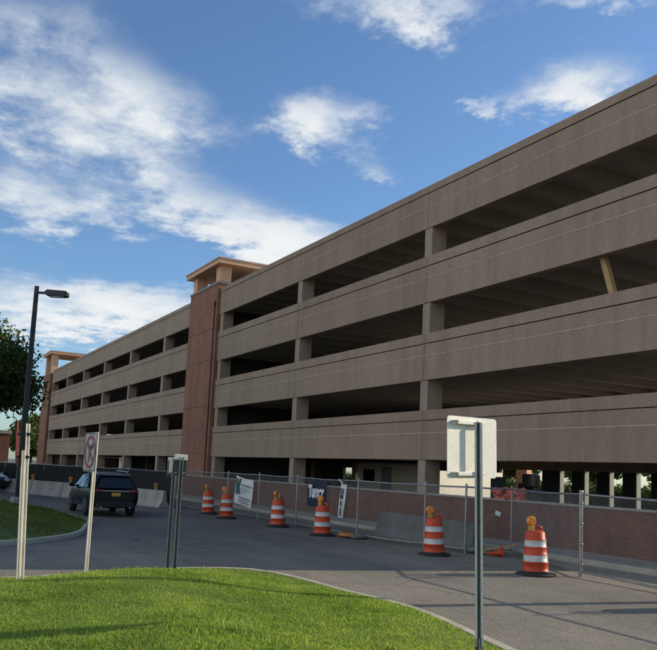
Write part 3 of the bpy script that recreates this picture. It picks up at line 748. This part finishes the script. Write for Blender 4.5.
# leaning stake, sandbag, debris
mb = MB(); mb.bar((0, 0, 0), (.10, .05, 1.15), .09, .03); o = mb.build('stake', M['whitepost']); o.location = (-28.35, 13.35, 0); tag(o, 'white wooden stake leaning against the fence', 'stake')
def blob(name, sx, sy, sz, mat, seed, n=14, m=10):
    rs = random.Random(seed); mb = MB(); vs = []
    for i in range(m + 1):
        t = math.pi * i / m
        for k in range(n):
            a = 2 * math.pi * k / n; q = 1 + rs.uniform(-.09, .09)
            ct = math.copysign(abs(math.sin(t)) ** .6, 1)
            vs.append((sx * ct * math.cos(a) * q, sy * ct * math.sin(a) * q, max(0, sz * (.5 + .5 * math.cos(t)) * q)))
    fs = [(i * n + k, i * n + (k + 1) % n, (i + 1) * n + (k + 1) % n, (i + 1) * n + k) for i in range(m) for k in range(n)]
    mb.add(vs, fs, 0, True); return mb.build(name, mat)
o = blob('sandbag', .36, .22, .17, M['dullamber'], 1); o.location = (-22.5, 13.15, 0); o.rotation_euler.z = .4; tag(o, 'dull orange sandbag on the foot of a fence post', 'sandbag')
o = blob('sandbag', .30, .2, .13, M['grayconcrete'], 2); o.location = (-22.05, 13.35, 0); o.rotation_euler.z = 1.4; tag(o, 'grey sandbag beside the orange sandbag at the fence', 'sandbag')
def fallen_cone():
    c = empty('traffic_cone', (-17.0, 14.8, .11), R(-118), 'small orange cone lying on its side among scraps', 'cone')
    c.scale = (.8, .8, .8)
    mb = MB(); mb.tube([(0, 0, 0), (.5, 0, -.06)], [.13, .03], 18); mb.build('cone_body', M['orange'], c)
    mb = MB(); mb.box(-.03, 0, -.18, .18, -.135, .2); mb.build('foot', M['orange'], c, bevel=.01)
fallen_cone()
for i, (x, y, L, a, zz) in enumerate([(-17.6, 14.75, 1.0, .5, .04), (-17.9, 14.95, .8, -.4, .08), (-17.3, 15.0, .9, 1.0, .12)]):
    mb = MB(); mb.bar((-L / 2, 0, 0), (L / 2, 0, .03 + .08 * i), .09, .04); o = mb.build('timber_scrap', M['wood'] if i == 2 else M['concrete']); o.location = (x, y, zz); o.rotation_euler.z = a
    tag(o, ['grey scrap board lowest in the pile beside the fallen cone', 'grey scrap board crossing the pile left of the fallen cone', 'tan scrap board sticking up behind the fallen cone'][i], 'board', 'scrap boards by the fence')
o = blob('rubble_bag', .3, .24, .2, M['grayconcrete'], 5); o.location = (-18.0, 14.55, 0); tag(o, 'crumpled grey bag at the end of the long barrier', 'bag')

# ------------------------------------------------------------------ signs
def u_post(h, mat, w=.06, d=.035, edge=None):
    """U-channel post with flanges and holes, flange side facing -x"""
    mb = MB(); t = .006
    mb.box(-.002, t, -w * .28, w * .28, 0, h, 0); mb.box(t, d, -w * .28 - t, -w * .28, 0, h, 1); mb.box(t, d, w * .28, w * .28 + t, 0, h, 1)
    mb.box(d, d + t, -w * .62, -w * .28 - t, 0, h, 1); mb.box(d, d + t, w * .28 + t, w * .62, 0, h, 1)
    return mb
# big sign seen from behind
s4 = empty('sign', (-7.25, 6.0, .2), 0, 'large blank sign seen from behind on a dark green steel post', 'sign')
s4.rotation_euler = (R(1.5), R(-.8), R(15))
mb = u_post(2.50, M['greenpost'], .074, .026); o = mb.build('post', [M['greenpost'], M['sheetback']], s4); o.rotation_euler.z = R(-34)
mb = MB(); mb.box(-.015, .035, -.045, .045, -.1, .09); mb.build('post_sleeve', M['greenpost'], s4)
def rounded(w, h, r, n=5):
    pts = []
    for cx, cz, a0 in ((w / 2 - r, h / 2 - r, 0), (-w / 2 + r, h / 2 - r, 90), (-w / 2 + r, -h / 2 + r, 180), (w / 2 - r, -h / 2 + r, 270)):
        for i in range(n + 1):
            a = R(a0 + 90 * i / n); pts.append((cx + r * math.cos(a), cz + r * math.sin(a)))
    return pts
def plate(w, h, r, y0, y1):
    mb = MB(); P = rounded(w, h, r); n = len(P)
    vs = [(y, p[0], p[1]) for y in (y0, y1) for p in P]
    mb.add(vs, [tuple(range(n)), tuple(range(2 * n - 1, n - 1, -1))] + [(i, (i + 1) % n, n + (i + 1) % n, n + i) for i in range(n)]); return mb
pn = plate(.95, .70, .045, -.075, -.069).build('sign_panel', M['sheetback'], s4); pn.location = (0, 0, 2.21)
for z in (2.49, 1.91):
    mb = MB(); mb.box(-.068, -.004, -.40, .16, z - .022, z + .022); mb.build('bracket', M['sheetback'], s4, bevel=.004)
    for yy in (-.38, 0.0):
        mb = MB(); mb.tube([(-.05, yy, z), (.012 if yy > -.1 else .004, yy, z)], .022, 8); mb.build('bolt', M['greenpost'], s4)
# no-turn sign on a white leaning post
s2 = empty('sign', (-13.15, 2.92, .22), 0, 'no turn sign with crossed arrow in a ring on a white post', 'sign')
mb = u_post(2.3, M['whitepost'], .05, .035); o = mb.build('post', [M['whitepost'], M['whitepost']], s2); o.rotation_euler.z = R(30)
fp = empty
pl = plate(.61, .62, .04, -.004, .0)
face = pl.build('sign_panel', M['signwhite'], s2); face.location = (-.03, -.06, 1.98); face.rotation_euler = (0, 0, R(-84))
def sub(mb, name, mat, parent): return mb.build(name, mat, parent)
art = MB(); n = 36; xo = .006
for k in range(n):
    a, b = 2 * math.pi * k / n, 2 * math.pi * (k + 1) / n
    art.add([(xo, r_ * math.cos(t), r_ * math.sin(t)) for r_, t in ((.215, a), (.265, a), (.265, b), (.215, b))], [(0, 1, 2, 3)])
art.add([(xo + .001, y, z) for y, z in ((-.185, .135), (-.145, .175), (.185, -.135), (.145, -.175))], [(0, 1, 2, 3)])
art.build('prohibition_ring', M['signred'], face)
art = MB(); xo = .004
for poly in ([(-.06, -.17), (-.01, -.17), (-.01, .02), (-.06, .02)], [(-.06, .02), (-.01, .02), (.09, .07), (.09, .12), (-.02, .10), (-.06, .06)], [(.08, .02), (.17, .095), (.08, .17)]):
    art.add([(xo, y, z) for y, z in poly], [tuple(range(len(poly)))])
for a, b, c, d in ((-.295, .295, .285, .297), (-.295, .295, -.297, -.285), (-.297, -.285, -.285, .285), (.285, .297, -.285, .285)):
    art.box(xo - .001, xo, a, b, c, d)
art.build('turn_arrow', M['signblack'], face)
# pair of white posts carrying an edge-on maroon sign
s1 = empty('sign', (-13.0, 1.90, .22), 0, 'maroon sign seen edge-on atop a white double post at left', 'sign')
s1.rotation_euler = (R(2.6), 0, R(-8))
mb = u_post(2.36, M['whitepost'], .055, .035); o = mb.build('post', [M['whitepost'], M['whitepost']], s1); o.location = (0, .045, 0); o.rotation_euler.z = R(32)
mb = u_post(1.95, M['whitepost'], .036, .03); o = mb.build('post', [M['whitepost'], M['whitepost']], s1); o.location = (0.06, -.008, 0); o.rotation_euler.z = R(32)
mb = MB(); P = [(.31 * math.cos(R(22.5 + 45 * k)), .36 * math.sin(R(22.5 + 45 * k))) for k in range(8)]
mb.add([(x, y, 2.06 + z) for y in (-.085, -.078) for x, z in P], [tuple(range(8)), tuple(range(15, 7, -1))] + [(i, (i + 1) % 8, 8 + (i + 1) % 8, 8 + i) for i in range(8)])
o = mb.build('sign_panel', M['maroon'], s1)
o.rotation_euler.z = R(-4)
for z in (1.85, 2.2):
    mb = MB(); mb.box(.0, .05, -.08, .10, z - .02, z + .02); mb.build('bracket', M['bronze'], s1)
# two grey posts with small sign boards
def small_sign(loc, label, hgt, w, h, rz, mat, cap):  # cap adds a pale strip for the sunlit top edge
    s = empty('sign', loc, 0, label, 'sign')
    mb = u_post(hgt, M['galv'], .06, .035); mb.build('post', [M['unlit_steel'], M['unlit_steel']], s)
    p = plate(w, h, .02, -.03, -.024).build('sign_panel', mat, s); p.location = (-.02, 0, hgt - h / 2 + .02); p.rotation_euler.z = rz
    mb = MB(); mb.box(-.028, .0, -w * .42, w * .42, hgt - h + .06, hgt - h + .09); mb.build('bracket', M['galv'], s)
    if cap:
        mb = MB(); mb.box(-.05, .03, -w * .55, w * .55, hgt - .05, hgt + .05); mb.build('lit_top_strip', M['sheetback'], s, bevel=.01)  # pale box put in for the sunlit top edge of the board
    return s
small_sign((-13.92, 4.5, .17), 'small grey sign board with pale face on thin steel post, left of its pair', 2.0, .22, .34, R(20), M['greyboard'], False)
small_sign((-13.29, 4.42, .17), 'small dark sign board with pale strip for its sunlit top edge on thin steel post, right of its pair', 2.02, .2, .34, R(-15), M['greenpost'], True)

# ------------------------------------------------------------------ cars
def make_suv(label, cat='suv', paint='carpaint'):
    r = empty('parked_car', (0, 0, 0), 0, label, 'car')
    # stations: x at sill, x at belt, x at roof, z sill, z belt, z roof, half widths at sill, belt, roof
    S = [(-2.30, -2.27, -1.98, .42, 1.02, 1.50, .78, .84, .55), (-2.24, -2.20, -1.86, .34, 1.05, 1.58, .88, .90, .60), (-1.75, -1.70, -1.45, .30, 1.06, 1.635, .93, .935, .63),
         (-1.0, -1.0, -.85, .28, 1.04, 1.66, .93, .94, .65), (-.2, -.2, -.2, .28, 1.02, 1.66, .93, .94, .65), (.55, .62, .35, .28, 1.00, 1.60, .93, .93, .62), (1.0, 1.05, .95, .28, .99, 1.22, .93, .92, .70),
         (1.45, 1.40, 1.25, .29, .96, 1.06, .93, .91, .74), (2.0, 1.95, 1.9, .30, .86, .95, .90, .87, .68), (2.30, 2.28, 2.2, .36, .74, .82, .80, .76, .58)]
    mb = MB(); vs = []; half = 9
    for (x0, x1, x2, z0, z1, z2, w0, w1, w2) in S:
        h = [(x0, 0, z0), (x0, w0 * .8, z0), (x0, w0, z0 + .10), (x0 * .5 + x1 * .5, max(w0, w1) + .015, (z0 + z1) / 2), (x1, w1, z1 - .04), (x1, w1 - .03, z1 + .01), (x2, w2 + .04, z2 - .07), (x2, w2 - .06, z2 - .01), (x2, 0, z2 + .015)]
        vs += h + [(x, -y, z) for x, y, z in h[-2:0:-1]]
    n = 16; fs = [(i * n + k, i * n + (k + 1) % n, (i + 1) * n + (k + 1) % n, (i + 1) * n + k) for i in range(len(S) - 1) for k in range(n)]
    for e in (0, len(S) - 1):
        o = e * n
        q = [(o + 0, o + 1, o + 15), (o + 1, o + 2, o + 14, o + 15), (o + 2, o + 3, o + 13, o + 14), (o + 3, o + 4, o + 12, o + 13), (o + 4, o + 5, o + 11, o + 12), (o + 5, o + 6, o + 10, o + 11), (o + 6, o + 7, o + 9, o + 10), (o + 7, o + 8, o + 9)]
        fs += q
    mb.add(vs, fs, 0, True); mb.build('body', M[paint], r, sub=2)
    def pane(pts, name, mat, off=(0, 0, 0)):
        m_ = MB(); m_.add([Vector(p) + Vector(off) for p in pts], [tuple(range(len(pts)))]); return m_.build(name, M[mat], r)
    # glass panes, set just proud of the body
    pane([(-2.255, -.70, 1.09), (-2.255, .70, 1.09), (-2.06, .54, 1.47), (-2.06, -.54, 1.47)], 'rear_window', 'glass', (-.03, 0, 0))
    pane([(1.04, -.72, 1.05), (1.04, .72, 1.05), (.48, .60, 1.52), (.48, -.60, 1.52)], 'windscreen', 'glass', (.05, 0, .03))
    for sy in (-1, 1):
        for a in ([(-1.75, .935, 1.08), (-1.08, .945, 1.07), (-1.05, .73, 1.54), (-1.52, .715, 1.50)], [(-1.0, .945, 1.07), (-.2, .945, 1.05), (-.2, .735, 1.56), (-.97, .735, 1.55)], [(-.12, .945, 1.05), (.72, .935, 1.03), (.30, .725, 1.50), (-.12, .735, 1.55)]):
            pane([(x, sy * (y + .012), z) for x, y, z in a], 'side_window', 'glass')
        m_ = MB(); m_.box(-2.25, -2.08, sy * .83 - .06, sy * .83 + .06, .93, 1.04); m_.build('tail_light', M['taillight'], r, bevel=.03)
        m_ = MB(); m_.box(-2.30, -2.2, sy * .62 - .14, sy * .62 + .14, .94, 1.03); m_.build('tail_light', M['taillight'], r, bevel=.02)
        m_ = MB(); m_.box(2.02, 2.24, sy * .68 - .16, sy * .68 + .14, .66, .80); m_.build('headlight', M['lightclear'], r, bevel=.04)
        m_ = MB(); m_.box(.62, .80, sy * 1.05 - .10, sy * 1.05 + .10, 1.02, 1.18); m_.box(.68, .74, sy * .95 - .05, sy * .95 + .05, 1.03, 1.08); m_.build('mirror', M[paint], r, bevel=.03)
        m_ = MB(); m_.tube([(-1.5, sy * .60, 1.66), (-1.3, sy * .60, 1.71), (.1, sy * .60, 1.72), (.3, sy * .60, 1.66)], .02, 8); m_.build('roof_rail', M['chrome'], r)
        m_ = MB(); m_.box(-1.1, 1.1, sy * .955 - .015, sy * .955 + .015, .36, .40); m_.build('sill_trim', M['chrome'], r)
        for hx in (-.85, .0):
            m_ = MB(); m_.box(hx - .1, hx + .1, sy * .965 - .015, sy * .965 + .015, .90, .93); m_.build('door_handle', M['chrome'], r, bevel=.008)
        for x in (-1.38, 1.38):
            w = MB(); y0, y1 = sy * .70, sy * .945
            w.tube([(x, y0, .36), (x, y0 + sy * .03, .36), (x, y1 - sy * .03, .36), (x, y1, .36)], [.31, .36, .36, .31], 28); wo = w.build('wheel', M['tyre'], r)
            rm = MB()
            for k in range(10):
                a = 2 * math.pi * k / 10; rm.bar((x, y1 + sy * .004, .36), (x + .24 * math.cos(a), y1 + sy * .004, .36 + .24 * math.sin(a)), .05, .02)
            rm.tube([(x, y1 - sy * .01, .36), (x, y1 + sy * .012, .36)], .06, 14); rm.lathe([(.22, 0), (.25, 0)], 24) if False else None
            for k in range(24):
                a, b = 2 * math.pi * k / 24, 2 * math.pi * (k + 1) / 24
                rm.bar((x + .245 * math.cos(a), y1, .36 + .245 * math.sin(a)), (x + .245 * math.cos(b), y1, .36 + .245 * math.sin(b)), .03, .03)
            rm.build('rim', M['rim'], wo)
    m_ = MB(); m_.box(-2.33, -2.28, -.5, .5, .955, .995); m_.build('chrome_strip', M['chrome'], r, bevel=.008)
    m_ = MB(); m_.box(-2.335, -2.315, -.17, .17, .78, .91); m_.build('licence_plate', M['plate'], r, bevel=.006)
    m_ = MB(); m_.add([(-2.12, -.60, 1.555), (-2.12, .60, 1.555), (-1.80, .62, 1.64), (-1.80, -.62, 1.64), (-2.12, -.58, 1.515), (-2.12, .58, 1.515), (-1.8, .6, 1.58), (-1.8, -.6, 1.58)], [(0, 1, 2, 3), (7, 6, 5, 4), (0, 4, 5, 1), (1, 5, 6, 2), (2, 6, 7, 3), (3, 7, 4, 0)]); m_.build('spoiler', M[paint], r, bevel=.015)
    m_ = MB(); m_.box(-2.345, -2.20, -.72, .72, .36, .56); m_.build('bumper', M['rubber'], r, bevel=.04)
    for sy in (-1, 1):
        m_ = MB(); m_.tube([(-2.36, sy * .55, .36), (-2.15, sy * .55, .36)], .045, 10); m_.build('exhaust', M['chrome'], r)
    m_ = MB(); m_.box(2.22, 2.32, -.42, .42, .46, .74); m_.build('grille', M['rubber'], r, bevel=.02)
    return r
suv = make_suv('black crossover car seen from behind, passing the pale barriers')
suv.location = (-33.0, 7.75, 0); suv.rotation_euler.z = R(180)
suv2 = make_suv('dark blue car at the far left picture edge, facing the camera', paint='bluepaint')
suv2.location = (-53.2, 5.3, 0); suv2.rotation_euler.z = R(12)

# ------------------------------------------------------------------ camera
cam = bpy.data.cameras.new('camera'); co = bpy.data.objects.new('camera', cam); col.objects.link(co)
pitch, yaw, roll = R(6.928), R(28.4965), math.atan(.046)
Fh = Vector((-math.cos(yaw), math.sin(yaw), 0)); Rt = Vector((math.sin(yaw), math.cos(yaw), 0)); U = Vector((0, 0, 1))
fwd = Fh * math.cos(pitch) + U * math.sin(pitch); up = -Fh * math.sin(pitch) + U * math.cos(pitch)
c_, s_ = math.cos(roll), math.sin(roll)
ri = Rt * c_ + up * s_; upv = up * c_ - Rt * s_
mt = Matrix((ri, upv, -fwd)).transposed().to_4x4(); mt.translation = (0, 0, 2.05); co.matrix_world = mt
cam.sensor_fit = 'HORIZONTAL'; cam.sensor_width = 36; cam.lens = 36 * 800 / 657; cam.shift_y = 50 / 657; cam.clip_end = 4000; cam.clip_start = .05
sc.camera = co

# ------------------------------------------------------------------ light
sd = Vector((math.cos(R(SUN_AZ)) * math.cos(R(SUN_EL)), math.sin(R(SUN_AZ)) * math.cos(R(SUN_EL)), math.sin(R(SUN_EL))))
sl = bpy.data.lights.new('sun', 'SUN'); so = bpy.data.objects.new('sun', sl); col.objects.link(so)
sl.energy = 5.0; sl.angle = R(.5); sl.color = (1, .86, .66); so.rotation_euler = sd.to_track_quat('Z', 'Y').to_euler(); so.location = (0, 40, 60)

w = bpy.data.worlds.new('World'); sc.world = w; w.use_nodes = True; nt = w.node_tree; nt.nodes.clear()
out = N(nt, 'ShaderNodeOutputWorld')
sky = N(nt, 'ShaderNodeTexSky', sky_type='NISHITA'); sky.sun_disc = False; sky.sun_elevation = R(SUN_EL); sky.sun_rotation = R(90 - SUN_AZ)
sky.air_density = 1.0; sky.dust_density = .6; sky.ozone_density = 2.0
bg = N(nt, 'ShaderNodeBackground'); bg.inputs[1].default_value = .142
nt.links.new(mixc(nt, sky.outputs[0], (.76, .94, 1.12), 1., 'MULTIPLY'), bg.inputs[0])
geo = N(nt, 'ShaderNodeTexCoord').outputs['Generated']
sp = N(nt, 'ShaderNodeSeparateXYZ'); nt.links.new(geo, sp.inputs[0])
u_ = mth(nt, 'MULTIPLY', mth(nt, 'ARCTAN2', sp.outputs[0], sp.outputs[1]), 57.29578)
v_ = mth(nt, 'MULTIPLY', mth(nt, 'ARCSINE', sp.outputs[2]), 57.29578)
# cloud texture on a flat layer overhead
zc = mth(nt, 'ADD', mth(nt, 'MAXIMUM', sp.outputs[2], 0.0), .10)
cb = N(nt, 'ShaderNodeCombineXYZ'); nt.links.new(mth(nt, 'DIVIDE', sp.outputs[0], zc), cb.inputs[0]); nt.links.new(mth(nt, 'DIVIDE', sp.outputs[1], zc), cb.inputs[1])
n1 = noise(nt, cb.outputs[0], 2.6, 9, .58); n2 = noise(nt, cb.outputs[0], 7.0, 8, .66)
# warp the patch coordinates so cloud edges fray
uw = mth(nt, 'ADD', u_, mth(nt, 'MULTIPLY', mth(nt, 'SUBTRACT', n1, .5), 16.))
vw = mth(nt, 'ADD', v_, mth(nt, 'MULTIPLY', mth(nt, 'SUBTRACT', n2, .5), 6.))
cuv = N(nt, 'ShaderNodeCombineXYZ'); nt.links.new(uw, cuv.inputs[0]); nt.links.new(vw, cuv.inputs[1])
PATCH = [(-81.7,23.1,11.0,4.2,-9,0.55),(-75.6,25.0,4.4,2.4,-25,0.55),(-84.8,28.2,5.9,2.0,12,0.35),(-71.1,17.8,8.0,2.4,-24,0.5),(-65.0,16.6,5.2,1.7,-4,0.85),(-82.3,16.6,6.5,2.6,-2,0.62),(-63.4,24.6,4.4,2.1,-19,1.0),(-59.3,25.3,1.8,1.0,-25,0.4),(-58.0,20.9,2.1,1.1,1,0.6),(-56.0,31.9,5.2,1.9,-1,0.85),(-43.4,31.9,4.5,0.7,-6,0.45),(-46.5,26.0,5.2,1.9,7,0.7),(-43.4,26.1,4.0,1.6,6,0.5),(-52.0,25.6,1.6,0.6,12,0.6),(-78.0,10.2,11.0,2.3,6,1.15),(-64.7,14.8,4.4,1.5,-6,0.5),(-76.1,14.0,5.0,1.3,6,-0.6),(-67.1,29.0,6.8,2.8,4,-0.5),(-51.1,22.1,5.8,3.0,-1,-0.6),(-64.3,20.2,5.1,1.2,-15,-0.35),(-55.6,27.3,4.5,1.6,0,-0.35),(-70.1,13.5,2.9,0.7,14,-0.4)]
tot = mth(nt, 'MULTIPLY', 0.0, 0.0)
for (a, e, wu, wv, rot, amp) in PATCH:
    mp = N(nt, 'ShaderNodeMapping', vector_type='TEXTURE'); mp.inputs['Location'].default_value = (a, e, 0); mp.inputs['Rotation'].default_value = (0, 0, R(rot)); mp.inputs['Scale'].default_value = (wu, wv, 1)
    nt.links.new(cuv.outputs[0], mp.inputs[0])
    dt = N(nt, 'ShaderNodeVectorMath', operation='DOT_PRODUCT'); nt.links.new(mp.outputs[0], dt.inputs[0]); nt.links.new(mp.outputs[0], dt.inputs[1])
    tot = mth(nt, 'ADD', tot, mth(nt, 'MULTIPLY', mth(nt, 'EXPONENT', mth(nt, 'MULTIPLY', dt.outputs['Value'], -1.)), amp))
# unseen bright cloud bank added opposite the sun to fill the shaded facade
away = N(nt, 'ShaderNodeMapRange', interpolation_type='SMOOTHSTEP'); away.inputs[1].default_value = .05; away.inputs[2].default_value = .75
nt.links.new(mth(nt, 'MULTIPLY', sp.outputs[1], -1.), away.inputs[0]); away = away.outputs[0]
tot = mth(nt, 'ADD', tot, mth(nt, 'MULTIPLY', away, .75))
# elsewhere in the sky: ordinary scattered cloud
dens = mth(nt, 'ADD', tot, mth(nt, 'MULTIPLY', mth(nt, 'SUBTRACT', n1, .5), .95))
dens = mth(nt, 'ADD', dens, mth(nt, 'MULTIPLY', mth(nt, 'SUBTRACT', n2, .5), 1.35))
mr = N(nt, 'ShaderNodeMapRange', interpolation_type='SMOOTHSTEP'); mr.inputs[1].default_value = .08; mr.inputs[2].default_value = 1.0
nt.links.new(dens, mr.inputs[0]); mask = mr.outputs[0]
cc = ramp(nt, mth(nt, 'ADD', mth(nt, 'MULTIPLY', dens, .55), mth(nt, 'MULTIPLY', n2, .5)), [(.30, (.50, .58, .70)), (.62, (.72, .78, .84)), (.95, (.93, .94, .93))])
cbg = N(nt, 'ShaderNodeBackground'); nt.links.new(mth(nt, 'ADD', mth(nt, 'MULTIPLY', away, .55), 1.0), cbg.inputs[1]); nt.links.new(cc, cbg.inputs[0])
ms = N(nt, 'ShaderNodeMixShader'); nt.links.new(mth(nt, 'MULTIPLY', mask, .93), ms.inputs[0]); nt.links.new(bg.outputs[0], ms.inputs[1]); nt.links.new(cbg.outputs[0], ms.inputs[2])
nt.links.new(ms.outputs[0], out.inputs[0])

sc.view_settings.view_transform = 'Standard'; sc.view_settings.look = 'None'; sc.view_settings.exposure = 0; sc.view_settings.gamma = 1
sc.render.engine = 'CYCLES'; sc.cycles.use_denoising = True; sc.cycles.max_bounces = 8; sc.cycles.diffuse_bounces = 5
